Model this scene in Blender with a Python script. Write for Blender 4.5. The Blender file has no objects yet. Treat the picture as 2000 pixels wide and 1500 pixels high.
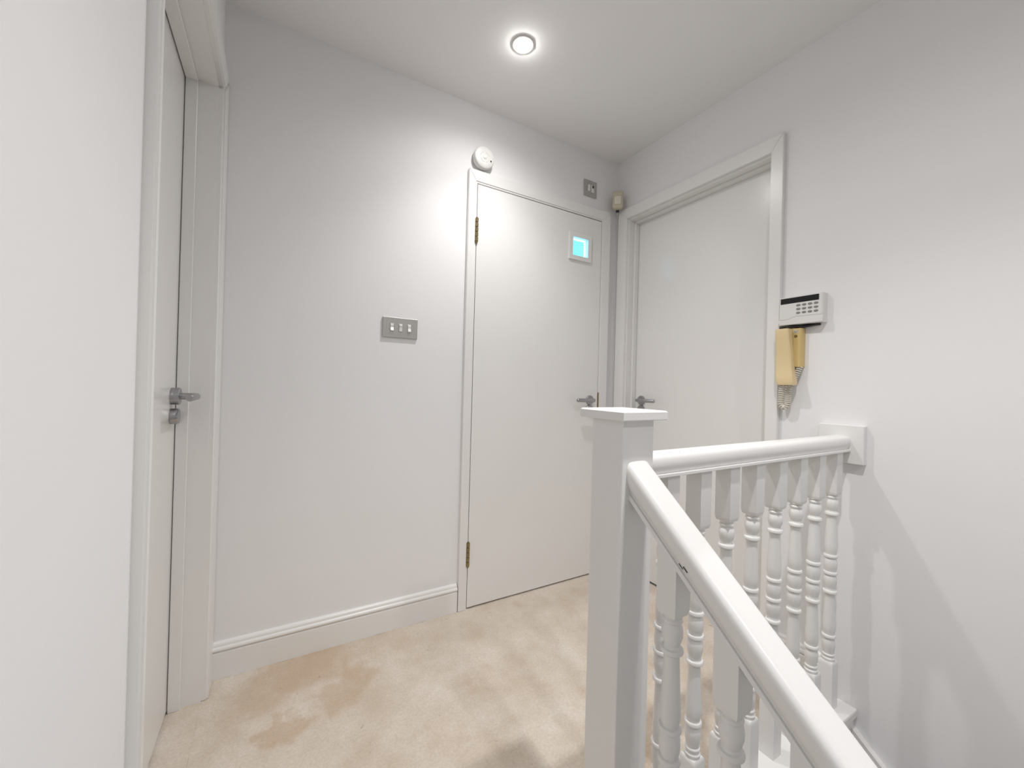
import bpy, bmesh, math, random
from mathutils import Vector, Matrix
random.seed(4)
scn = bpy.context.scene
COL = scn.collection

# ------------------------------------------------------------------ camera
F_PX, YAW, PITCH, ROLL, CAM_H = 783.04, 30.4538, 0.1726, 1.5348, 1.0498
yw, pt, rl = math.radians(YAW), math.radians(PITCH), math.radians(ROLL)
fw = Vector((math.sin(yw)*math.cos(pt), math.cos(yw)*math.cos(pt), math.sin(pt)))
rt = Vector((math.cos(yw), -math.sin(yw), 0)); up = rt.cross(fw)
r2 = rt*math.cos(rl) + up*math.sin(rl); u2 = up*math.cos(rl) - rt*math.sin(rl)
cd = bpy.data.cameras.new('camera'); cam = bpy.data.objects.new('camera', cd); COL.objects.link(cam)
cd.sensor_fit = 'HORIZONTAL'; cd.sensor_width = 36; cd.lens = 36*F_PX/2000; cd.clip_start = 0.01
M = Matrix((r2, u2, -fw)).transposed().to_4x4(); M.translation = (0, 0, CAM_H); cam.matrix_world = M
scn.camera = cam

# ------------------------------------------------------------------ world, exposure
w = bpy.data.worlds.new('world'); scn.world = w; w.use_nodes = True
w.node_tree.nodes['Background'].inputs['Color'].default_value = (1, 1, 1, 1)
w.node_tree.nodes['Background'].inputs['Strength'].default_value = 0.0
vs = scn.view_settings
vs.view_transform = 'Standard'; vs.look = 'None'; vs.gamma = 1.0; vs.use_curve_mapping = False
vs.exposure = 0.78

# layout (metres): x along the far wall to the right, y towards the far wall, camera above the origin
CEIL = 2.36
YA = 1.724      # far wall face
XB = 1.700      # right wall face
XC = -0.183     # left wall face
YF = -2.2       # wall behind the camera
ZL = -2.4       # lower storey floor
# ceiling spotlights, the last an added unseen fill: x, y, watts in the 110 degree beam, watts in the 165 degree spill
LAMPS = [(0.785, 1.32, 13.5, 8.0), (0.75, 0.255, 31.0, 7.0), (0.70, -0.95, 2.0, 19.0)]

# ------------------------------------------------------------------ materials
def mat(name, col, rough=0.5, metal=0.0, bump=0.0, bscale=200.0, spec=0.5, var=0.0, vscale=3.0, coat=0.0):
    m = bpy.data.materials.new(name); m.use_nodes = True
    nt = m.node_tree; b = nt.nodes['Principled BSDF']
    b.inputs['Roughness'].default_value = rough; b.inputs['Metallic'].default_value = metal
    b.inputs['Specular IOR Level'].default_value = spec; b.inputs['Coat Weight'].default_value = coat
    tc = nt.nodes.new('ShaderNodeTexCoord')
    n = nt.nodes.new('ShaderNodeTexNoise'); n.inputs['Scale'].default_value = vscale; n.inputs['Detail'].default_value = 3
    nt.links.new(tc.outputs['Object'], n.inputs['Vector'])
    mx = nt.nodes.new('ShaderNodeMix'); mx.data_type = 'RGBA'
    mx.inputs[6].default_value = (*[c*(1-var) for c in col], 1); mx.inputs[7].default_value = (*[min(1, c*(1+var)) for c in col], 1)
    nt.links.new(n.outputs['Fac'], mx.inputs[0]); nt.links.new(mx.outputs[2], b.inputs['Base Color'])
    if bump:
        n2 = nt.nodes.new('ShaderNodeTexNoise'); n2.inputs['Scale'].default_value = bscale; n2.inputs['Detail'].default_value = 2
        nt.links.new(tc.outputs['Object'], n2.inputs['Vector'])
        bp = nt.nodes.new('ShaderNodeBump'); bp.inputs['Strength'].default_value = bump; bp.inputs['Distance'].default_value = 0.002
        nt.links.new(n2.outputs['Fac'], bp.inputs['Height']); nt.links.new(bp.outputs['Normal'], b.inputs['Normal'])
    return m

def emit(name, col, s):
    m = bpy.data.materials.new(name); m.use_nodes = True; nt = m.node_tree
    b = nt.nodes['Principled BSDF']; b.inputs['Base Color'].default_value = (*col, 1)
    b.inputs['Emission Color'].default_value = (*col, 1); b.inputs['Emission Strength'].default_value = s
    b.inputs['Roughness'].default_value = 0.1
    return m

MAT = {}
MAT['wall'] = mat('wall_paint', (.895, .89, .895), .75, bump=.06, bscale=160, var=.008, spec=.3)
MAT['ceil'] = mat('ceiling_paint', (.93, .925, .925), .9, bump=.04, bscale=120, var=.006, spec=.2)
MAT['trim'] = mat('trim_gloss', (.87, .86, .845), .28, bump=.05, bscale=90, var=.01, spec=.5)
MAT['door'] = mat('door_gloss', (.87, .86, .845), .21, bump=.015, bscale=40, var=.008, spec=.75)
MAT['stair'] = mat('stair_gloss', (.87, .86, .845), .30, bump=.08, bscale=70, var=.012, spec=.5)
MAT['steel'] = mat('brushed_steel', (.42, .42, .44), .32, metal=1, bump=.03, bscale=300, var=.05)
MAT['plate'] = mat('satin_plate', (.50, .49, .47), .42, metal=.85, var=.03, bump=.02, bscale=300)
MAT['brass'] = mat('aged_brass', (.30, .24, .12), .38, metal=1, var=.25, vscale=90)
MAT['chrome'] = mat('bright_rocker', (.85, .85, .84), .25, metal=.3)
MAT['black'] = mat('black_plastic', (.008, .008, .009), .25)
MAT['dark'] = mat('dark_metal', (.06, .055, .05), .5)
MAT['white'] = mat('white_plastic', (.80, .79, .77), .38, var=.01)
MAT['cream'] = mat('cream_plastic', (.62, .57, .44), .40, var=.03)
MAT['lens'] = mat('sensor_lens', (.78, .74, .64), .35)
MAT['yellow'] = mat('yellowed_plastic', (.78, .62, .36), .38, var=.04, vscale=14)
MAT['yellow2'] = mat('yellowed_plastic_base', (.70, .52, .22), .35, var=.05, vscale=14)
MAT['cord'] = mat('cream_cord', (.78, .73, .63), .45)
MAT['key'] = mat('grey_keys', (.25, .25, .235), .5, var=.15, vscale=200)
MAT['red'] = mat('sensor_vent', (.03, .03, .03), .5)
MAT['bulb'] = emit('lamp_glow', (1, .97, .93), 45.0)
MAT['pane'] = emit('lit_blue_pane', (.15, .68, .84), .92)
MAT['pane_edge'] = emit('lit_pane_bevel', (.55, .86, .92), .85)

def carpet_mat():
    m = bpy.data.materials.new('beige_carpet'); m.use_nodes = True; nt = m.node_tree; N = nt.nodes; L = nt.links
    b = N['Principled BSDF']; b.inputs['Roughness'].default_value = 1.0; b.inputs['Specular IOR Level'].default_value = .1
    b.inputs['Sheen Weight'].default_value = .15; b.inputs['Sheen Roughness'].default_value = .6
    tc = N.new('ShaderNodeTexCoord')
    def noise(s, d=4, r=.55):
        n = N.new('ShaderNodeTexNoise'); n.inputs['Scale'].default_value = s; n.inputs['Detail'].default_value = d
        n.inputs['Roughness'].default_value = r; L.new(tc.outputs['Object'], n.inputs['Vector']); return n
    def ramp(src, a, c):
        r = N.new('ShaderNodeMapRange'); r.inputs['From Min'].default_value = a; r.inputs['From Max'].default_value = c
        L.new(src, r.inputs['Value']); return r.outputs['Result']
    def mix(f, A, B):
        x = N.new('ShaderNodeMix'); x.data_type = 'RGBA'
        if hasattr(f, 'is_linked'): L.new(f, x.inputs[0])
        else: x.inputs[0].default_value = f
        for v, i in ((A, 6), (B, 7)):
            if isinstance(v, tuple): x.inputs[i].default_value = (*v, 1)
            else: L.new(v, x.inputs[i])
        return x.outputs[2]
    def math_(op, A, B):
        x = N.new('ShaderNodeMath'); x.operation = op; x.use_clamp = True
        for i, v in enumerate((A, B)):
            if isinstance(v, (int, float)): x.inputs[i].default_value = v
            else: L.new(v, x.inputs[i])
        return x.outputs[0]
    base = mix(ramp(noise(5.5, 5, .6).outputs['Fac'], .33, .66), (.71, .60, .485), (.87, .79, .70))
    # grubby wear: soft tan stains, each with a place of its own on the carpet
    wob = noise(9, 4, .6)
    off = N.new('ShaderNodeVectorMath'); off.operation = 'MULTIPLY_ADD'
    L.new(wob.outputs['Color'], off.inputs[0]); off.inputs[1].default_value = (.30, .30, 0); L.new(tc.outputs['Object'], off.inputs[2])
    stains = [(.10, 1.67, .15, .55), (.24, 1.62, .13, .5), (.02, 1.56, .14, .45), (.20, 1.42, .08, .6), (.28, 1.50, .07, .45),
              (.04, 1.36, .07, .75), (.45, 1.66, .10, .3), (.62, 1.27, .06, .35), (.70, 1.33, .05, .3), (1.02, 1.62, .06, .35),
              (1.0, 1.0, .10, .5), (.95, .80, .10, .6), (1.05, .9, .08, .5), (1.40, 1.3, .09, .4), (.45, 1.12, .07, .3), (1.2, 1.5, .07, .3)]
    acc = None
    for (x, y, r, k) in stains:
        d = N.new('ShaderNodeVectorMath'); d.operation = 'DISTANCE'; L.new(off.outputs[0], d.inputs[0]); d.inputs[1].default_value = (x+.15, y+.15, 0)
        s = N.new('ShaderNodeMapRange'); s.interpolation_type = 'SMOOTHSTEP'
        s.inputs['From Min'].default_value = r*1.25; s.inputs['From Max'].default_value = r*.35
        s.inputs['To Min'].default_value = 0; s.inputs['To Max'].default_value = k
        L.new(d.outputs['Value'], s.inputs['Value'])
        acc = s.outputs['Result'] if acc is None else math_('ADD', acc, s.outputs['Result'])
    acc = math_('MINIMUM', math_('MULTIPLY', acc, .72), .55)
    c = mix(acc, base, (.58, .39, .225))
    # small dark flecks and tuft grain
    fl = ramp(noise(42, 2, .5).outputs['Fac'], .70, .78)
    c = mix(math_('MULTIPLY', fl, .45), c, (.30, .23, .17))
    gr = ramp(noise(125, 4, .75).outputs['Fac'], .34, .66)
    c = mix(math_('MULTIPLY', gr, .34), c, (.45, .36, .28))
    L.new(c, b.inputs['Base Color'])
    bp = N.new('ShaderNodeBump'); bp.inputs['Strength'].default_value = .55; bp.inputs['Distance'].default_value = .006
    L.new(noise(190, 4, .75).outputs['Fac'], bp.inputs['Height']); L.new(bp.outputs['Normal'], b.inputs['Normal'])
    return m
MAT['carpet'] = carpet_mat()

# ------------------------------------------------------------------ helpers
ORG = {}
def tag(o, label=None, cat=None, group=None, kind=None):
    if label: o['label'] = label
    if cat: o['category'] = cat
    if group: o['group'] = group
    if kind: o['kind'] = kind
    return o

def thing(name, loc, label=None, cat=None, group=None, kind=None):
    o = bpy.data.objects.new(name, None); COL.objects.link(o); o.location = loc; o.empty_display_size = .05
    ORG[o.name] = Vector(loc)
    return tag(o, label, cat, group, kind)

def obj(name, bm, m, parent=None, smooth=None, label=None):
    """links a bmesh whose vertices are in world space as one mesh object"""
    org = ORG[parent.name] if parent else Vector((0, 0, 0))
    if parent: bmesh.ops.translate(bm, verts=bm.verts, vec=-org)
    bmesh.ops.recalc_face_normals(bm, faces=bm.faces)
    me = bpy.data.meshes.new(name); 
    if smooth is not None:
        for f in bm.faces: f.smooth = True
        for e in bm.edges:
            if len(e.link_faces) == 2 and e.calc_face_angle(0) > math.radians(smooth): e.smooth = False
    bm.to_mesh(me); bm.free()
    me.materials.append(MAT[m])
    o = bpy.data.objects.new(name, me); COL.objects.link(o)
    if parent: o.parent = parent
    ORG[o.name] = org.copy()
    if label: o['label'] = label
    return o

def box(bm, a, b, bev=0.0, seg=2):
    x0, y0, z0 = [min(p, q) for p, q in zip(a, b)]; x1, y1, z1 = [max(p, q) for p, q in zip(a, b)]
    v = [bm.verts.new(c) for c in ((x0,y0,z0),(x1,y0,z0),(x1,y1,z0),(x0,y1,z0),(x0,y0,z1),(x1,y0,z1),(x1,y1,z1),(x0,y1,z1))]
    fs = [bm.faces.new([v[i] for i in q]) for q in ((0,3,2,1),(4,5,6,7),(0,1,5,4),(1,2,6,5),(2,3,7,6),(3,0,4,7))]
    if bev:
        es = list({e for f in fs for e in f.edges})
        bmesh.ops.bevel(bm, geom=es, offset=bev, segments=seg, affect='EDGES', profile=.5)
    return bm

def Box(a, b, bev=0.0, seg=2): return box(bmesh.new(), a, b, bev, seg)

def prism(bm, poly, axis, a, b):
    """poly: 2-D points in the plane across axis (cyclic order of the other two axes), extruded from a to b"""
    def P(p, t):
        return {'x': (t, p[0], p[1]), 'y': (p[0], t, p[1]), 'z': (p[0], p[1], t)}[axis]
    A = [bm.verts.new(P(p, a)) for p in poly]; B = [bm.verts.new(P(p, b)) for p in poly]
    n = len(poly)
    bm.faces.new(A); bm.faces.new(B[::-1])
    for i in range(n): bm.faces.new((A[i], B[i], B[(i+1) % n], A[(i+1) % n]))
    return bm

def sweep(bm, poly, path, frame):
    """poly (u,v) swept along path points; frame(i) gives (U, V) vectors at point i"""
    rings = []
    for i, p in enumerate(path):
        U, V = frame(i)
        rings.append([bm.verts.new(Vector(p) + U*a + V*b) for a, b in poly])
    n = len(poly)
    for R, S in zip(rings, rings[1:]):
        for k in range(n): bm.faces.new((R[k], R[(k+1) % n], S[(k+1) % n], S[k]))
    bm.faces.new(rings[0][::-1]); bm.faces.new(rings[-1])
    return bm

def tube(bm, path, r, n=12, caps=True):
    path = [Vector(p) for p in path]; rings = []; prevU = None
    for i, p in enumerate(path):
        d = (path[min(i+1, len(path)-1)] - path[max(i-1, 0)]).normalized()
        if prevU is None:
            a = Vector((0, 0, 1)) if abs(d.z) < .9 else Vector((1, 0, 0))
            U = d.cross(a).normalized()
        else:
            U = (prevU - d*prevU.dot(d)).normalized()
        prevU = U; V = d.cross(U)
        rr = r[i] if isinstance(r, (list, tuple)) else r
        rings.append([bm.verts.new(p + U*math.cos(t)*rr + V*math.sin(t)*rr) for t in [2*math.pi*k/n for k in range(n)]])
    for R, S in zip(rings, rings[1:]):
        for k in range(n): bm.faces.new((R[k], R[(k+1) % n], S[(k+1) % n], S[k]))
    if caps: bm.faces.new(rings[0][::-1]); bm.faces.new(rings[-1])
    return bm

def lathe(bm, prof, origin, axis=(0, 0, 1), n=32):
    """prof: (r, h) pairs, turned about the axis through origin; open ends are closed"""
    ax = Vector(axis).normalized(); t = Vector((0, 0, 1)) if abs(ax.z) < .9 else Vector((1, 0, 0))
    U = ax.cross(t).normalized(); V = ax.cross(U); o = Vector(origin); rings = []
    for r, h in prof:
        if r < 1e-6: rings.append([bm.verts.new(o + ax*h)])
        else: rings.append([bm.verts.new(o + ax*h + (U*math.cos(a) + V*math.sin(a))*r) for a in [2*math.pi*k/n for k in range(n)]])
    for R, S in zip(rings, rings[1:]):
        for k in range(n):
            k2 = (k+1) % n
            if len(R) == 1 and len(S) == 1: continue
            if len(R) == 1: bm.faces.new((R[0], S[k], S[k2]))
            elif len(S) == 1: bm.faces.new((R[k], S[0], R[k2]))
            else: bm.faces.new((R[k], S[k], S[k2], R[k2]))
    if len(rings[0]) > 1: bm.faces.new(rings[0])
    if len(rings[-1]) > 1: bm.faces.new(rings[-1][::-1])
    return bm

def arc_pts(c, r, a0, a1, n):
    return [(c[0] + r*math.cos(math.radians(a0 + (a1-a0)*i/n)), c[1] + r*math.sin(math.radians(a0 + (a1-a0)*i/n))) for i in range(n+1)]

# ------------------------------------------------------------------ door openings
# door 1 (left wall, leaf recessed, opening y D1A..D1B), door 2 (far wall), door 3 (right wall)
D1A, D1B, D1T, D1X = 0.836, 1.613, 1.992, -0.269
D2A, D2B, D2T, D2Y = 0.787, 1.566, 1.990, 1.706
D3A, D3B, D3T, D3X = 0.870, 1.624, 1.998, 1.766
LIN = 0.028     # lining thickness

# ------------------------------------------------------------------ structure
bm = bmesh.new()                                              # far wall with the opening of door 2
T = 0.14
box(bm, (XC-T, YA, 0), (D2A-LIN, YA+T, CEIL)); box(bm, (D2B+LIN, YA, 0), (XB+T, YA+T, CEIL)); box(bm, (D2A-LIN, YA, D2T+LIN), (D2B+LIN, YA+T, CEIL))
tag(obj('wall_back', bm, 'wall'), 'white painted far wall with the triple switch and a flush door', kind='structure')
bm = bmesh.new()                                              # right wall with the opening of door 3
box(bm, (XB, YF, ZL), (XB+T, D3A-LIN, CEIL)); box(bm, (XB, D3B+LIN, ZL), (XB+T, YA, CEIL)); box(bm, (XB, D3A-LIN, D3T+LIN), (XB+T, D3B+LIN, CEIL))
box(bm, (XB, D3A-LIN, ZL), (XB+T, D3B+LIN, -.02))
tag(obj('wall_right', bm, 'wall'), 'white right wall carrying the keypad and entry phone above the stairwell', kind='structure')
bm = bmesh.new()                                              # left wall with the opening of door 1
box(bm, (XC-T, YF, ZL), (XC, D1A-LIN, CEIL)); box(bm, (XC-T, D1B+LIN, ZL), (XC, YA, CEIL)); box(bm, (XC-T, D1A-LIN, D1T+LIN), (XC, D1B+LIN, CEIL))
box(bm, (XC-T, D1A-LIN, ZL), (XC, D1B+LIN, -.02))
tag(obj('wall_left', bm, 'wall'), 'plain white left wall close to the camera', kind='structure')
tag(obj('wall_front', Box((XC-T, YF-T, ZL), (XB+T, YF, CEIL)), 'wall'), 'white wall behind the camera at the foot of the stairs', kind='structure')
tag(obj('ceiling', Box((XC-T, YF-T, CEIL), (XB+T, YA+T, CEIL+.1)), 'ceil'), 'smooth white ceiling with a recessed spotlight', kind='structure')

# landing carpet: a fine grid with a softly uneven pile
bm = bmesh.new()
def carpet_patch(bm, x0, x1, y0, y1, n, m_):
    vs_ = [[bm.verts.new((x0+(x1-x0)*i/n, y0+(y1-y0)*j/m_, random.uniform(-.0012, .0012))) for j in range(m_+1)] for i in range(n+1)]
    for i in range(n):
        for j in range(m_): bm.faces.new((vs_[i][j], vs_[i+1][j], vs_[i+1][j+1], vs_[i][j+1]))
LEDGE = 0.575
carpet_patch(bm, XC, XB, 0.655, YA, 120, 70)
carpet_patch(bm, XC, .60, LEDGE-.02, .655, 50, 6)
carpet_patch(bm, -.272, XC, D1A, D1B, 8, 50)
carpet_patch(bm, XB, 1.768, D3A, D3B, 6, 50)
fl = tag(obj('floor', bm, 'carpet', smooth=60), 'worn beige carpet with tan stains on the landing', kind='structure')
bm = Box((XC-T, LEDGE+.003, -.22), (XB+T, YA+T, -.006)); tag(obj('floor_slab', bm, 'wall'), 'floor slab under the landing carpet', kind='structure')
tag(obj('wall_stairwell', Box((XC, LEDGE+.008, ZL), (XB, LEDGE+.10, -.22)), 'wall'), 'white wall of the stairwell below the landing edge', kind='structure')
tag(obj('floor_lower', Box((XC-T, YF-T, ZL-.1), (XB+T, LEDGE+.1, ZL)), 'carpet'), 'beige carpet on the storey below', kind='structure')

# carpeted flight going down from the landing beside the sloping handrail
SL = 0.85                                                     # rise over run of the flight
st = thing('stair_flight', (.2, LEDGE, 0), 'beige carpeted flight of steps going down beside the sloping handrail', kind='structure')
GO = .225; RI = GO*SL
for k in range(1, 12):
    y1 = LEDGE-.02 - GO*(k-1); z = -RI*k
    if z-.2 < ZL: break
    obj('step', Box((XC, y1-GO-.02, z-.19), (.612, y1, z), .012), 'carpet', st)

# skirting with a torus top, along the far wall and a short piece on the right wall
def skirt_poly(s):   # (depth out of wall, z)
    pts = [(0, 0), (.017, 0), (.017, .088), (.0145, .090), (.0145, .093)]
    pts += [(.0105 + .0085*math.sin(math.radians(a)), .1015 - .0085*math.cos(math.radians(a))) for a in (0, 30, 60, 90, 120, 150)]
    pts += [(.0125, .1105), (.0125, .113), (.0075 + .0042*1, .118), (.008, .123), (.004, .125), (0, .125)]
    return [(d*s, z) for d, z in pts]
bm = bmesh.new(); prism(bm, [(YA - d, z) for d, z in skirt_poly(1)], 'x', -.166, .742)
tag(obj('baseboard_back', bm, 'trim', smooth=40), 'white moulded skirting board along the far wall', kind='structure')
bm = bmesh.new(); prism(bm, [(XB - d, z) for d, z in skirt_poly(1)], 'y', .645, .818)
tag(obj('baseboard_right', bm, 'trim', smooth=40), 'short white skirting between the right door and the landing edge', kind='structure')

# sloping wall string and landing apron in the stairwell
bm = bmesh.new(); z0 = -.052
prism(bm, [(.575, z0), (.575, z0-.30), (YF, z0-.30-SL*(.575-YF)), (YF, z0-SL*(.575-YF))], 'x', XB-.022, XB)
tag(obj('trim_1', bm, 'stair'), 'white sloping wall string on the right wall of the stairwell', kind='structure')

# ------------------------------------------------------------------ doors
def lever_handle(door, rose_c, out, along, lever_len, name='handle', neck=.048):
    """out: unit vector away from the leaf; along: unit vector of the lever"""
    c = Vector(rose_c); out = Vector(out); al = Vector(along)
    h = obj(name, lathe(bmesh.new(), [(.0245, 0), (.0255, .001), (.0255, .0075), (.0245, .009), (.011, .0092), (.011, .016), (0, .016)], c, out, 36), 'steel', door, smooth=35)
    path = [c + out*.012, c + out*(neck-.016)]
    R = .016
    for k in range(1, 7):
        a = math.radians(15*k); path.append(c + out*(neck-R) + al*R*(1-math.cos(a)) + out*R*math.sin(a))
    path += [c + out*neck + al*.05, c + out*neck + al*(lever_len-.003), c + out*neck + al*lever_len]
    rad = [.0100]*(len(path)-1) + [.0075]
    obj('lever', tube(bmesh.new(), path, rad, 16), 'steel', h, smooth=40)
    return h

def hinge(door, x, y, z0, z1, leafdir):
    h = obj('hinge', Box((x-.002, y+.001, z0), (x+.013, y+.006, z1)), 'brass', door)
    n = 5; dz = (z1-z0)/n
    for k in range(n):
        obj('knuckle', lathe(bmesh.new(), [(.0052, 0), (.0075, .0008), (.0075, dz-.0042), (.0052, dz-.0034), (.0052, dz)], (x, y-.004, z0+dz*k), (0, 0, 1), 12), 'brass', h, smooth=40)
    obj('finial', lathe(bmesh.new(), [(.006, 0), (.0068, -.003), (.0045, -.008), (0, -.0095)], (x, y-.004, z0), (0, 0, 1), 12), 'brass', h, smooth=40)
    return h

# --- door 2, far wall
d2 = thing('door_2', ((D2A+D2B)/2, YA, 0), 'flush white door with a small square blue glass pane', kind='structure')
bm = bmesh.new(); g = .003
PX0, PX1, PZ0, PZ1 = 1.352, 1.464, 1.757, 1.862                # glazed hole in the leaf
LX0, LX1, LZ0, LZ1 = D2A+g, D2B-g, .008, D2T-.0055
y0, y1 = D2Y, D2Y+.040
bm = bmesh.new()
box(bm, (LX0, y0, LZ0), (PX0, y1, LZ1)); box(bm, (PX1, y0, LZ0), (LX1, y1, LZ1))
box(bm, (PX0, y0, LZ0), (PX1, y1, PZ0)); box(bm, (PX0, y0, PZ1), (PX1, y1, LZ1))
bmesh.ops.remove_doubles(bm, verts=bm.verts, dist=1e-5)
obj('leaf', bm, 'door', d2)
fr = None
fw_ = .020                                                     # glazing bead round the pane, mitred
def bead(x0, x1, z0, z1, wd, yf, yb):
    o = [(x0, z0), (x1, z0), (x1, z1), (x0, z1)]; i = [(x0+wd, z0+wd), (x1-wd, z0+wd), (x1-wd, z1-wd), (x0+wd, z1-wd)]
    for k in range(4):
        k2 = (k+1) % 4; b = bmesh.new()
        prism(b, [o[k], o[k2], i[k2], i[k]], 'y', yf, yb); yield b
vp = obj('vision_panel_frame', Box((PX0-.002, y0+.012, PZ0-.002), (PX1+.002, y0+.018, PZ0)), 'trim', d2)
for b in bead(PX0-fw_, PX1+fw_, PZ0-fw_, PZ1+fw_, fw_+.003, y0-.010, y0+.001):
    obj('bead', b, 'trim', vp)
obj('pane', Box((PX0+.012, y0+.018, PZ0+.010), (PX1-.014, y0+.024, PZ1-.014)), 'pane', vp, label='pale blue lit glass')
for b in bead(PX0+.002, PX1-.002, PZ0+.002, PZ1-.002, .006, y0+.0195, y0+.0245):
    obj('pane_bevel', b, 'pane_edge', vp)
obj('pane_backing', Box((PX0, y0+.026, PZ0), (PX1, y0+.030, PZ1)), 'pane', vp)
# lining (edge slightly behind the leaf face)
bm = bmesh.new(); yl0, yl1 = D2Y+.000, YA+.11
box(bm, (D2A-LIN, yl0, 0), (D2A, yl1, D2T+LIN)); box(bm, (D2B, yl0, 0), (D2B+LIN, yl1, D2T+LIN)); box(bm, (D2A, yl0, D2T), (D2B, yl1, D2T+LIN))
box(bm, (D2A, D2Y+.043, 0), (D2A+.012, yl1, D2T)); box(bm, (D2B-.012, D2Y+.043, 0), (D2B, yl1, D2T)); box(bm, (D2A, D2Y+.043, D2T-.012), (D2B, yl1, D2T))
obj('lining', bm, 'trim', d2)
def mitred(o, i, plane, f0, f1):
    """two jambs and a head: o, i are (left, right, top) of outer and inner edges; extruded f0..f1 across the plane axis"""
    L0, R0, T0 = o; L1, R1, T1 = i; out = []
    for poly in ([(L0, 0), (L1, 0), (L1, T1), (L0, T0)], [(R1, 0), (R0, 0), (R0, T0), (R1, T1)], [(L0, T0), (L1, T1), (R1, T1), (R0, T0)]):
        b = bmesh.new(); prism(b, poly, plane, f0, f1)
        bmesh.ops.bevel(b, geom=[e for e in b.edges], offset=.0014, segments=2, affect='EDGES'); out.append(b)
    return out
for b in mitred((.745, 1.628, 2.049), (D2A-.007, D2B+.007, D2T+.007), 'y', YA-.021, YA+.004):
    obj('architrave', b, 'trim', d2)
hinge(d2, D2A+.001, D2Y, 1.716, 1.828, 1); hinge(d2, D2A+.001, D2Y, .205, .315, 1)
lever_handle(d2, (1.505, D2Y, .979), (0, -1, 0), (-1, 0, 0), .125)
obj('strike_plate', Box((D2B-.004, D2Y-.0012, .925), (D2B+.008, D2Y+.001, 1.022), .0006, 1), 'brass', d2, label='brass strike plate edge')
# --- door 3, right wall
d3 = thing('door_3', (XB, (D3A+D3B)/2, 0), 'plain flush white door in the right wall, bare of any pane', kind='structure')
obj('leaf', Box((D3X, D3A+.003, .010), (D3X+.04, D3B-.003, D3T-.003), .0015, 1), 'door', d3)
bm = bmesh.new(); x0_, x1_ = XB-.002, XB+.12
box(bm, (x0_, D3A-LIN, 0), (x1_, D3A, D3T+LIN)); box(bm, (x0_, D3B, 0), (x1_, D3B+LIN, D3T+LIN)); box(bm, (x0_, D3A, D3T), (x1_, D3B, D3T+LIN))
obj('lining', bm, 'trim', d3)
s0, s1 = D3X-.030, D3X-.0015
for a, b in (((s0, D3A, 0), (s1, D3A+.012, D3T)), ((s0, D3B-.012, 0), (s1, D3B, D3T)), ((s0, D3A+.012, D3T-.012), (s1, D3B-.012, D3T))):
    obj('door_stop', Box(a, b, .0015, 1), 'trim', d3)
for b in mitred((.8205, 1.697, 2.066), (D3A-.004, D3B+.006, D3T+.008), 'x', XB-.019, XB):
    obj('architrave', b, 'trim', d3)
lever_handle(d3, (D3X, 1.566, .985), (-1, 0, 0), (0, -1, 0), .125)
obj('keyhole_cover', lathe(bmesh.new(), [(.0245, 0), (.0255, .001), (.0255, .0075), (.0245, .009), (0, .009)], (D3X, 1.566, .932), (-1, 0, 0), 32), 'steel', d3, smooth=35)
obj('keyhole_cover', lathe(bmesh.new(), [(.0245, 0), (.0255, .001), (.0255, .0075), (.0245, .009), (0, .009)], (1.505, D2Y, .926), (0, -1, 0), 32), 'steel', d2, smooth=35)
# --- door 1, left wall
d1 = thing('door_1', (XC, (D1A+D1B)/2, 0), 'white door seen edge-on in a deep frame at the left', kind='structure')
obj('leaf', Box((D1X-.04, D1A+.003, .010), (D1X, D1B-.004, D1T-.005), .0015, 1), 'door', d1)
bm = bmesh.new(); xa, xb = XC-.12, XC-.001
box(bm, (xa, D1A-LIN, 0), (xb, D1A, D1T+LIN)); box(bm, (xa, D1B, 0), (xb, D1B+LIN, D1T+LIN)); box(bm, (xa, D1A, D1T), (xb, D1B, D1T+LIN))
obj('lining', bm, 'trim', d1)
s0, s1 = D1X+.002, -.236
for a, b in (((s0, D1A, 0), (s1, D1A+.012, D1T)), ((s0, D1B-.010, 0), (s1, D1B, D1T)), ((s0, D1A+.012, D1T-.010), (s1, D1B-.010, D1T))):
    obj('door_stop', Box(a, b, .0015, 1), 'trim', d1)
AX = -.166
b = bmesh.new(); prism(b, [(D1A-.022, 0), (D1A-.001, 0), (D1A-.001, D1T+.003), (D1A-.022, D1T+.025)], 'x', XC-.012, AX)
bmesh.ops.bevel(b, geom=list(b.edges), offset=.004, segments=3, affect='EDGES'); obj('architrave', b, 'trim', d1, smooth=50)
b = bmesh.new(); prism(b, [(D1B+.003, -.004), (YA+.004, -.004), (YA+.004, 2.085), (D1B+.003, D1T+.003)], 'x', XC-.012, AX)
bmesh.ops.bevel(b, geom=list(b.edges), offset=.006, segments=3, affect='EDGES'); obj('architrave', b, 'trim', d1, smooth=50)
b = bmesh.new(); prism(b, [(D1A-.022, D1T+.025), (D1A-.001, D1T+.003), (D1B+.003, D1T+.003), (YA+.004, 2.085), (D1A-.022, 2.085)], 'x', XC-.012, AX)
bmesh.ops.bevel(b, geom=list(b.edges), offset=.005, segments=3, affect='EDGES'); obj('architrave', b, 'trim', d1, smooth=50)
h = lever_handle(d1, (D1X, 1.545, .990), (1, 0, 0), (0, -1, 0), .125, neck=.062)
obj('rose_collar', lathe(bmesh.new(), [(.0255, 0), (.0255, .020), (.0235, .022), (0, .022)], (D1X, 1.545, .990), (1, 0, 0), 32), 'steel', h, smooth=35)
obj('keyhole_cover', lathe(bmesh.new(), [(.0225, 0), (.0235, .001), (.0235, .017), (.0215, .020), (0, .020)], (D1X, 1.545, .930), (1, 0, 0), 32), 'steel', d1, smooth=35)

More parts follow.
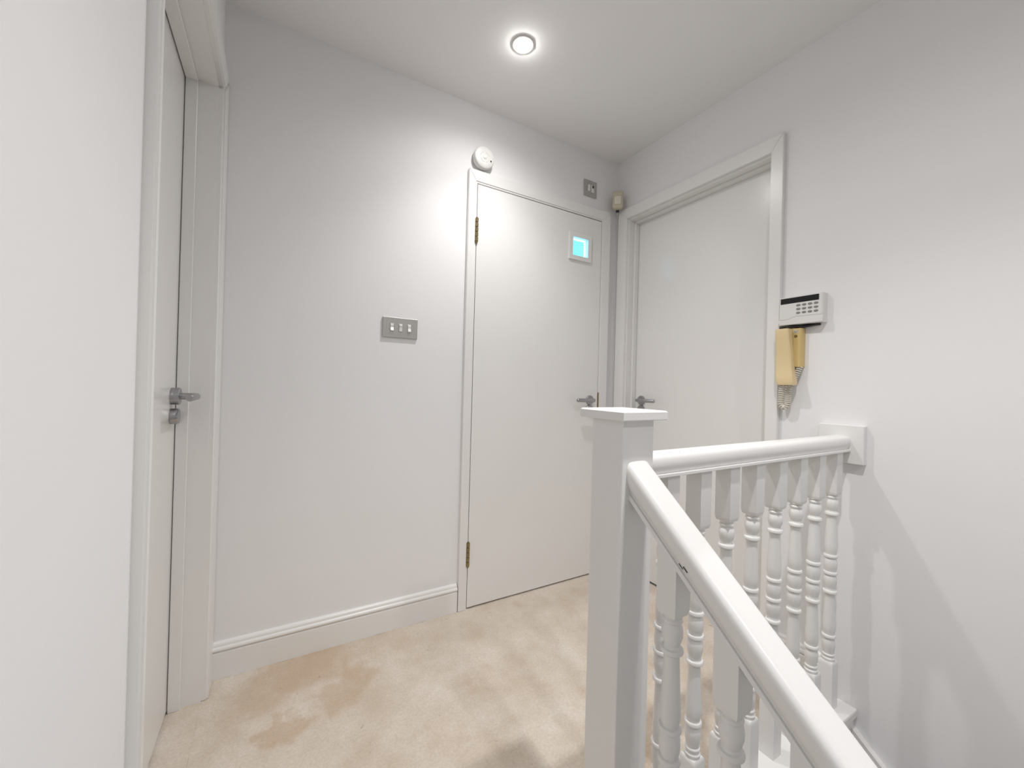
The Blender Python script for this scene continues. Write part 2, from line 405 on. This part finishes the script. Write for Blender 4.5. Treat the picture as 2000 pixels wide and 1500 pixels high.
# ------------------------------------------------------------------ balustrades
NX0, NX1, NY0, NY1 = .593, .682, .570, .660
NC = ((NX0+NX1)/2, (NY0+NY1)/2)
RY = .615
lb = thing('stair_balustrade', (NC[0], NC[1], 0), 'white balustrade of square newel, turned spindles and level and sloping handrails', 'balustrade')
nw = obj('newel_post', Box((NX0, NY0, -.55), (NX1, NY1, .988), .0025, 2), 'stair', lb)
b = bmesh.new(); cx, cy = NC; h2 = .0635
z_ = .986
def sq(h, z): return [b.verts.new((cx+sx*h, cy+sy*h, z)) for sx, sy in ((-1,-1),(1,-1),(1,1),(-1,1))]
rings = [sq(h2-.002, z_), sq(h2, z_+.002), sq(h2, z_+.0165), sq(h2-.0035, z_+.0195), sq(.012, z_+.0215)]
b.faces.new(rings[0]); b.faces.new(rings[-1])
for R, S in zip(rings, rings[1:]):
    for k in range(4): b.faces.new((R[k], R[(k+1) % 4], S[(k+1) % 4], S[k]))
obj('newel_cap', b, 'stair', nw)
def rail_poly(wd, ht, top):     # across (u), up (v); v=0 underside; rounded top, waist, fillet at the bottom
    r = wd/2; pts = [(-.0235, 0), (.0235, 0), (.0245, .006), (.028, .012), (r-.0005, .018), (r, .024)]
    e = .92
    for a in range(15, 180, 15):
        c, s = math.cos(math.radians(a)), math.sin(math.radians(a))
        pts.append((r*math.copysign(abs(c)**top, c), .024 + (ht-.024)*abs(s)**top))
    pts += [(-r, .024), (-r+.0005, .018), (-.028, .012), (-.0245, .006)]
    return pts
RB, RH = .862, .047
bm = bmesh.new(); prism(bm, [(RY+u, RB+v) for u, v in rail_poly(.060, RH, .72)], 'x', NX1-.004, XB-.016)
hr = obj('handrail', bm, 'stair', lb, smooth=40, label='level handrail running to the right wall')
obj('fillet_strip', Box((NX1-.002, RY-.0305, RB-.006), (XB-.02, RY+.0305, RB+.0015), .0008, 1), 'stair', hr)
for k in range(3): obj('filled_nail_hole', lathe(bmesh.new(), [(.0022, 0), (.0018, .0008), (0, .0009)], (.77+.032*k+.006*k*k*.5, RY-.0165, RB+.0445), (0, -.35, 1), 10), 'plate', hr)
b = Box((XB-.024, RY-.065, .815), (XB, RY+.065, .945), .0025, 2)
obj('wall_plate', b, 'stair', lb)
nb = bmesh.new()
box(nb, (NX1-.01, .557, -.030), (XB, .672, 0.001), .006, 2)
obj('base_board', nb, 'stair', lb, label='white nosing board under the spindles')
obj('apron', Box((NX1-.01, .566, -.22), (XB-.001, .577, -.028)), 'stair', lb)

def baluster_bm(top, shoulder, base_top, bottom, n=24, slope=0.0):
    """one turned spindle on the origin axis, top block and base block square, 41 mm"""
    bm = bmesh.new(); s = .0205
    def blk(z0, z1, cham_at_bottom, sl=0.0):
        # square block with rounded lamb's-tongue shoulder at the turned end
        zs = [(z0, .86), (z0+.004, .93), (z0+.011, 1.0), (z1, 1.0)] if cham_at_bottom else [(z0, 1.0), (z1-.009, 1.0), (z1-.003, .94), (z1, .84)]
        rg = []
        for z, f in zs:
            last = (z == z1 and cham_at_bottom)
            rg.append([bm.verts.new((sx*s*f, sy*s*f, z + (sl*sy*s if last else 0))) for sx, sy in ((-1,-1),(1,-1),(1,1),(-1,1))])
        bm.faces.new(rg[0]); bm.faces.new(rg[-1])
        for R, S in zip(rg, rg[1:]):
            for k in range(4): bm.faces.new((R[k], R[(k+1) % 4], S[(k+1) % 4], S[k]))
    blk(shoulder, top, True, slope); blk(bottom, base_top, False)
    T_ = shoulder + .004; P = [(.0165, T_), (.0185, T_-.004), (.0165, T_-.008), (.0150, T_-.010), (.0178, T_-.013), (.0178, T_-.016), (.0150, T_-.019),
        (.0150, T_-.021), (.0175, T_-.025), (.0190, T_-.034), (.0185, T_-.044), (.0160, T_-.053), (.0135, T_-.060)]
    def ring(z): return [(.0150, z+.0055), (.0190, z+.0045), (.0205, z+.001), (.0200, z-.003), (.0175, z-.0055), (.0150, z-.006)]
    r1, r2_, r3, r4, r5 = [shoulder - d for d in (.066, .208, .265, .328, .476)]
    P += ring(r1)
    L_ = r1-.006-(r2_+.006)
    def col(za, zb):
        return [(.0140, za-.004), (.0145, za-.02), (.0160, za-(za-zb)*.45), (.0180, za-(za-zb)*.75), (.0182, za-(za-zb)*.86), (.0165, za-(za-zb)*.95)]
    P += col(r1-.006, r2_+.006) + ring(r2_)
    P += [(.0165, r2_-.009), (.0185, r2_-.018), (.0190, r2_-.028), (.0180, r2_-.040), (.0160, r2_-.048)] + ring(r3)
    P += [(.0165, r3-.009), (.0185, r3-.016), (.0190, r3-.024), (.0180, r3-.036), (.0150, r3-.048), (.0140, r3-.055)] + ring(r4)
    P += col(r4-.006, r5+.006) + ring(r5)
    B_ = base_top
    P += [(.0160, r5-.009), (.0182, r5-.018), (.0186, r5-.028), (.0170, r5-.044), (.0150, B_+.027), (.0150, B_+.024), (.0175, B_+.021), (.0175, B_+.018), (.0152, B_+.015),
          (.0152, B_+.012), (.0185, B_+.008), (.0185, B_+.004), (.016, B_-.003)]
    lathe(bm, P, (0, 0, 0), (0, 0, 1), n)
    bmesh.ops.recalc_face_normals(bm, faces=bm.faces)
    for f in bm.faces: f.smooth = True
    for e in bm.edges:
        if len(e.link_faces) == 2 and e.calc_face_angle(0) > math.radians(35): e.smooth = False
    me = bpy.data.meshes.new('baluster'); bm.to_mesh(me); bm.free(); me.materials.append(MAT['stair']); return me
me_l = baluster_bm(RB, .713, .156, 0.0)
for k in range(8):
    o = bpy.data.objects.new('baluster', me_l); COL.objects.link(o); o.parent = lb
    o.location = Vector((1.626-.1205*k, RY, 0)) - ORG[lb.name]

# sloping balustrade beside the flight
RX = .637
sb = lb
def rail_top(y): return .903 - SL*(NY0 - y)
RT = .052                                                     # thickness square to the slope
ang = math.atan(SL); ca, sa = math.cos(ang), math.sin(ang)
vert = RT/ca
ys = [NY0+.006, -.95]
bm = bmesh.new()
half = [(.0195, 0), (.0200, .0045), (.0215, .0055), (.0220, .009), (.0235, .0105), (.0262, .015), (.0288, .020), (.0308, .0265), (.032, .034)] + \
       [(.020 + .012*math.cos(math.radians(a)), RT-.001-.012 + .012*math.sin(math.radians(a))) for a in (15, 30, 45, 60, 75)] + [(.018, RT-.0005), (.009, RT)]
poly = half + [(-u, v) for u, v in half[::-1]]
ringsA = []
for y in ys:     # plumb-cut ends
    ringsA.append([bm.verts.new((RX+u, y, rail_top(y) - vert + v/ca)) for u, v in poly])
R, S = ringsA; n = len(poly)
for k in range(n): bm.faces.new((R[k], R[(k+1) % n], S[(k+1) % n], S[k]))
bm.faces.new(R); bm.faces.new(S[::-1])
hr2 = obj('handrail', bm, 'stair', sb, smooth=40, label='sloping handrail going down the stairs')
bm = bmesh.new(); uz = lambda y: rail_top(y) - vert
prism(bm, [(NY0, uz(NY0)-.008), (NY0, uz(NY0)+.003), (-.95, uz(-.95)+.003), (-.95, uz(-.95)-.008)], 'x', RX-.0235, RX+.0235)
obj('fillet_strip', bm, 'stair', hr2)
for k, yy in enumerate((.449, .436)):
    zc = rail_top(yy) - vert + (.022 if k else .010)
    b = bmesh.new(); prism(b, [(yy-.004, zc-.004*SL), (yy+.004, zc+.004*SL), (yy+.004, zc+.004*SL+.0008), (yy-.004, zc-.004*SL+.0006)], 'x', RX-.0296 if k else RX-.0232, RX-.02)
    obj('paint_chip', b, 'dark', hr2)
TOPB = uz(0); SH = TOPB - .118
me_s = baluster_bm(TOPB+.002, SH, SH-.565, SH-.565-.16, slope=SL)
for k in range(12):
    y = .480 - .1135*k
    o = bpy.data.objects.new('baluster', me_s); COL.objects.link(o); o.parent = sb
    o.location = Vector((RX, y, SL*y)) - ORG[sb.name]
bm = bmesh.new(); zt = lambda y: TOPB - .118 - .565 - .14 + SL*y
prism(bm, [(NY0, zt(NY0)), (NY0, zt(NY0)-.30), (-1.35, zt(-1.35)-.30), (-1.35, zt(-1.35))], 'x', RX-.022, RX+.022)
obj('stair_string', bm, 'stair', sb)
yb = -.995
nl = obj('newel_post', Box((RX-.045, yb-.045, ZL), (RX+.045, yb+.045, rail_top(yb)+.10), .0025, 2), 'stair', sb)
obj('newel_cap', Box((RX-.0635, yb-.0635, rail_top(yb)+.10), (RX+.0635, yb+.0635, rail_top(yb)+.122), .004, 2), 'stair', nl)

# ------------------------------------------------------------------ wall fittings
# triple light switch
sw = thing('light_switch', (.4505, YA, 1.281), 'brushed metal triple light switch plate in the middle of the far wall', 'light switch')
obj('plate', Box((.3765, YA-.0085, 1.238), (.5245, YA, 1.3235), .0015, 2), 'plate', sw)
for k, x in enumerate((.4145, .4510, .4880)):
    b = Box((x-.0085, YA-.0098, 1.262), (x+.0085, YA-.004, 1.298), .0008, 1)
    s = obj('switch_surround', b, 'plate', sw)
    up_ = (k == 1)
    b = bmesh.new()
    prof = [(0, -.0145), (.0035, -.0145), (.0060 if not up_ else .0035, -.012), (.0025 if not up_ else .0030, .0), (.0030 if not up_ else .0060, .012), (.0020, .0145), (0, .0145)]
    prism(b, [(YA-.009-d, 1.280+z) for d, z in prof], 'x', x-.0062, x+.0062)
    obj('rocker', b, 'chrome', sw)
# small switch high above door 2
s2 = thing('fused_switch', (1.484, YA, 2.157), 'square metal fused switch plate high up beside the corner sensor', 'switch')
obj('plate', Box((1.440, YA-.0085, 2.113), (1.528, YA, 2.201), .0015, 2), 'plate', s2)
b = Box((1.463, YA-.013, 2.139), (1.477, YA-.004, 2.175), .001, 1); obj('rocker', b, 'white', s2)
b = Box((1.489, YA-.0115, 2.137), (1.506, YA-.004, 2.178), .001, 1); fc = obj('fuse_carrier', b, 'chrome', s2)
obj('indicator', Box((1.493, YA-.0125, 2.160), (1.503, YA-.008, 2.175), .0005, 1), 'black', s2)
# smoke detector on the wall
sd = thing('smoke_detector', (.815, YA, 2.108), 'round white smoke detector on the wall above the left corner of the paned door', 'smoke detector')
c = Vector((.813, YA, 2.110)); ax = (0, -1, 0)
bs = obj('base', lathe(bmesh.new(), [(.044, 0), (.046, .002), (.046, .010), (.044, .012)], c, ax, 48), 'white', sd, smooth=35)
cv = obj('cover', lathe(bmesh.new(), [(.050, .012), (.0515, .014), (.0515, .028), (.049, .034), (.044, .037), (.030, .038), (0, .0385)], c, ax, 48), 'white', sd, smooth=30)
for a0, a1 in ((20, 80), (110, 170), (200, 260), (290, 340)):
    b = bmesh.new(); pts = [c + Vector((math.cos(math.radians(a))*.023, -.0382, math.sin(math.radians(a))*.023)) for a in range(a0, a1+1, 10)]
    tube(b, pts, .0012, 6); obj('vent_rib', b, 'white', cv)
obj('test_button', lathe(bmesh.new(), [(.009, .037), (.009, .040), (.007, .041), (0, .041)], c, ax, 24), 'white', cv, smooth=35)
obj('indicator', lathe(bmesh.new(), [(.0035, .036), (.0035, .0395), (0, .040)], c + Vector((.031, 0, -.012)), ax, 12), 'black', cv)
# corner motion sensor
pc = Vector((1.652, 1.676, 2.065)); pd = Vector((-1, -1, 0)).normalized(); ps = Vector((1, -1, 0)).normalized()
pr = thing('motion_sensor', (1.69, 1.714, 2.05), 'small cream motion sensor mounted across the corner of the walls', 'motion sensor')
def obox(bm, c, sx, sy, sz, bev, seg=3, front_taper=0):
    """box in the sensor's frame: sx across, sy out from corner, sz high, base at c"""
    vs0 = len(bm.verts); box(bm, (-sx/2, 0, 0), (sx/2, sy, sz), bev, seg)
    for v in bm.verts:
        x, y, z = v.co; v.co = c + ps*x + pd*y + Vector((0, 0, z))
    return bm
PZ = 2.062
obj('body', obox(bmesh.new(), Vector((1.655, 1.679, PZ)), .060, .040, .098, .010), 'cream', pr, smooth=50)
obj('lens', obox(bmesh.new(), Vector((1.655, 1.679, PZ+.018)) + pd*.036, .040, .0075, .050, .006), 'lens', pr, smooth=50)
obj('bracket', tube(bmesh.new(), [Vector((1.662, 1.686, PZ-.006)), Vector((1.660, 1.684, PZ+.012))], .009, 12), 'dark', pr)
obj('cable', tube(bmesh.new(), [Vector((1.660, 1.684, PZ-.002)), Vector((1.676, 1.701, PZ-.012)), Vector((1.689, 1.713, PZ-.03)), Vector((1.692, 1.716, PZ-.20)), Vector((1.693, 1.717, .02))], .0022, 8), 'white', pr)

# alarm keypad
kp = thing('alarm_keypad', (XB, .744, 1.358), 'white alarm keypad with black display strip on the right wall', 'keypad')
KX = 1.668
b = bmesh.new(); prism(b, [(XB, .816), (KX+.003, .816), (KX, .813), (KX, .676), (KX+.004, .672), (XB, .670)], 'z', 1.306, 1.411)
kb = obj('body', b, 'white', kp)
b = Box((KX-.0010, .684, 1.3865), (KX+.001, .8105, 1.4075), .0004, 1); obj('display', b, 'black', kp, label='black display strip')
for r_ in range(3):
    for c_ in range(4):
        y = .6925 + .0190*c_; z = 1.3765 - .0142*r_
        b = bmesh.new(); lathe(b, [(1, 0), (1, .8), (.85, 1), (0, 1)], (0, 0, 0), (0, 0, 1), 16)
        for v in b.verts:
            q = v.co.copy(); v.co = Vector((KX - q.z*.0022 + .0004, y + q.x*.0072, z + q.y*.0040))
        obj('button', b, 'key', kp, smooth=40)
b = bmesh.new(); seam = [(.816, 1.3275), (.795, 1.3265), (.780, 1.328), (.768, 1.333), (.755, 1.336), (.670, 1.3335)]
tube(b, [(KX-.0001, y, z) for y, z in seam], .0007, 6); obj('flap_seam', b, 'plate', kp)
b = bmesh.new(); poly = [(y, z-.0012) for y, z in seam] + [(.6725, 1.308), (.8135, 1.308)]
prism(b, poly, 'x', KX-.0013, KX+.001); obj('flap', b, 'white', kp)
tube_b = bmesh.new(); tube(tube_b, [(1.690, .690, 1.304), (1.688, .715, 1.297), (1.687, .735, 1.294), (1.689, .76, 1.303)], .0016, 8)
obj('cable', tube_b, 'dark', kp)
for (ya_, zz, rr) in ((.812, 1.3005, .0042), (.790, 1.299, .0045), (.802, 1.3015, .004)):
    obj('cable', tube(bmesh.new(), [(1.672, ya_, zz-.002), (1.676, ya_-.03, zz+.001), (1.682, ya_-.055, zz-.003), (1.692, ya_-.085, zz+.002), (1.699, ya_-.10, zz+.004)], rr, 8), 'black', kp, smooth=60)

# entry phone: base, handset, coiled cord
ip = thing('entry_phone', (XB, .77, 1.14), 'yellowed cream entry phone with coiled cord below the white keypad', 'intercom')
b = bmesh.new()
base_prof = [(XB, .806), (1.676, .806), (1.674, .790), (1.672, .766)] + [(1.672 + .012*(1-math.cos(math.radians(a))), .7465 - .0075*math.sin(math.radians(a))) for a in (0, 20, 40, 60, 80)] + [(XB, .7375)]
prism(b, base_prof, 'z', 1.147, 1.291)
ib = obj('base', b, 'yellow2', ip, smooth=30)
obj('call_button', lathe(bmesh.new(), [(.0055, 0), (.0055, .001), (.0048, .003), (0, .0034)], (1.6725, .7575, 1.262), (-1, 0, 0), 20), 'brass', ip, smooth=40)
obj('badge', Box((1.6708, .7495, 1.273), (1.6730, .7655, 1.286), .0005, 1), 'cream', ip)
for y, s in ((.7605, 1), (.7545, -1)):
    obj('badge_mark', tube(bmesh.new(), [(1.6702, y+.002*s, 1.2825), (1.6702, y-.002, 1.280), (1.6702, y+.001, 1.2775), (1.6702, y-.002*s, 1.2755)], .0006, 6), 'key', ip)
# handset: slab swept down, thick ear and mouth ends
b = bmesh.new()
sec = [(1.290, .770, .814, 1.640, 1.676), (1.282, .769, .8145, 1.638, 1.672), (1.262, .768, .815, 1.640, 1.668), (1.200, .764, .8155, 1.646, 1.672),
       (1.150, .760, .8145, 1.646, 1.674), (1.115, .755, .812, 1.641, 1.674), (1.092, .750, .808, 1.637, 1.676), (1.078, .751, .803, 1.640, 1.674)]
rg = []
for z, ya, yb_, xf, xk in sec:
    ch = .004
    rg.append([b.verts.new(q) for q in ((xk, ya, z), (xf+ch, ya, z), (xf, ya+ch, z), (xf, yb_-ch, z), (xf+ch, yb_, z), (xk, yb_, z))])
b.faces.new(rg[0]); b.faces.new(rg[-1])
for R, S in zip(rg, rg[1:]):
    for k in range(6): b.faces.new((R[k], R[(k+1) % 6], S[(k+1) % 6], S[k]))
obj('handset', b, 'yellow', ip, smooth=35)
def catmull(P, n):
    P = [Vector(p) for p in P]; out = []
    Q = [P[0]*2-P[1]] + P + [P[-1]*2-P[-2]]
    for i in range(1, len(Q)-2):
        for k in range(n):
            t = k/n; a, b_, c_, d_ = Q[i-1:i+3]
            out.append(.5*((2*b_) + (c_-a)*t + (2*a-5*b_+4*c_-d_)*t*t + (3*b_-a-3*c_+d_)*t**3))
    out.append(P[-1]); return out
cp = catmull([(1.686, .747, 1.147), (1.680, .755, 1.122), (1.676, .766, 1.092), (1.674, .779, 1.065), (1.674, .779, 1.030), (1.674, .781, 1.004), (1.674, .792, .992), (1.672, .803, 1.003), (1.668, .801, 1.030), (1.660, .797, 1.058), (1.656, .790, 1.079)], 40)
ln = [0]
for a, b_ in zip(cp, cp[1:]): ln.append(ln[-1] + (b_-a).length)
turns = 34; hel = []; N_ = turns*10
for i in range(N_+1):
    s = ln[-1]*i/N_; j = max(k for k in range(len(ln)) if ln[k] <= s+1e-9); j = min(j, len(cp)-2)
    t = (s-ln[j])/max(1e-9, ln[j+1]-ln[j]); p = cp[j].lerp(cp[j+1], t); d = (cp[j+1]-cp[j]).normalized()
    U = d.cross(Vector((1, 0, 0))).normalized(); V = d.cross(U); a = 2*math.pi*turns*i/N_
    hel.append(p + U*math.cos(a)*.0085 + V*math.sin(a)*.0085)
obj('coiled_cord', tube(bmesh.new(), hel, .0024, 6), 'cord', ip, smooth=60)

# ------------------------------------------------------------------ ceiling lamps
def downlight(x, y, watts, spill, label):
    t = thing('ceiling_light', (x, y, CEIL), label, 'ceiling light', 'recessed ceiling spotlights')
    obj('bezel', lathe(bmesh.new(), [(.041, 0), (.042, .002), (.040, .005), (.034, .0065), (.031, .004), (.031, 0)], (x, y, CEIL), (0, 0, -1), 40), 'white', t, smooth=40)
    obj('bulb', lathe(bmesh.new(), [(.027, .001), (.027, .009), (.024, .014), (.014, .0175), (0, .0185)], (x, y, CEIL), (0, 0, -1), 32), 'bulb', t, smooth=60)
    for nm, p, ang in (('lamp_beam', watts, 110), ('lamp_spill', spill, 165)):
        ld = bpy.data.lights.new(nm, 'SPOT'); ld.energy = p; ld.color = (1, .992, .985)
        ld.spot_size = math.radians(ang); ld.spot_blend = 1.0; ld.shadow_soft_size = .028
        lo = bpy.data.objects.new(nm, ld); COL.objects.link(lo); lo.parent = t; lo.location = (0, 0, -.045)
    return t
downlight(*LAMPS[0], 'lit recessed ceiling spotlight over the landing by the doors')
downlight(*LAMPS[1], 'lit recessed ceiling spotlight over the square newel at the head of the stairs')
downlight(*LAMPS[2], 'added fill spotlight in the unseen ceiling behind the camera')  # unseen lamp, added to fill the landing with light from behind
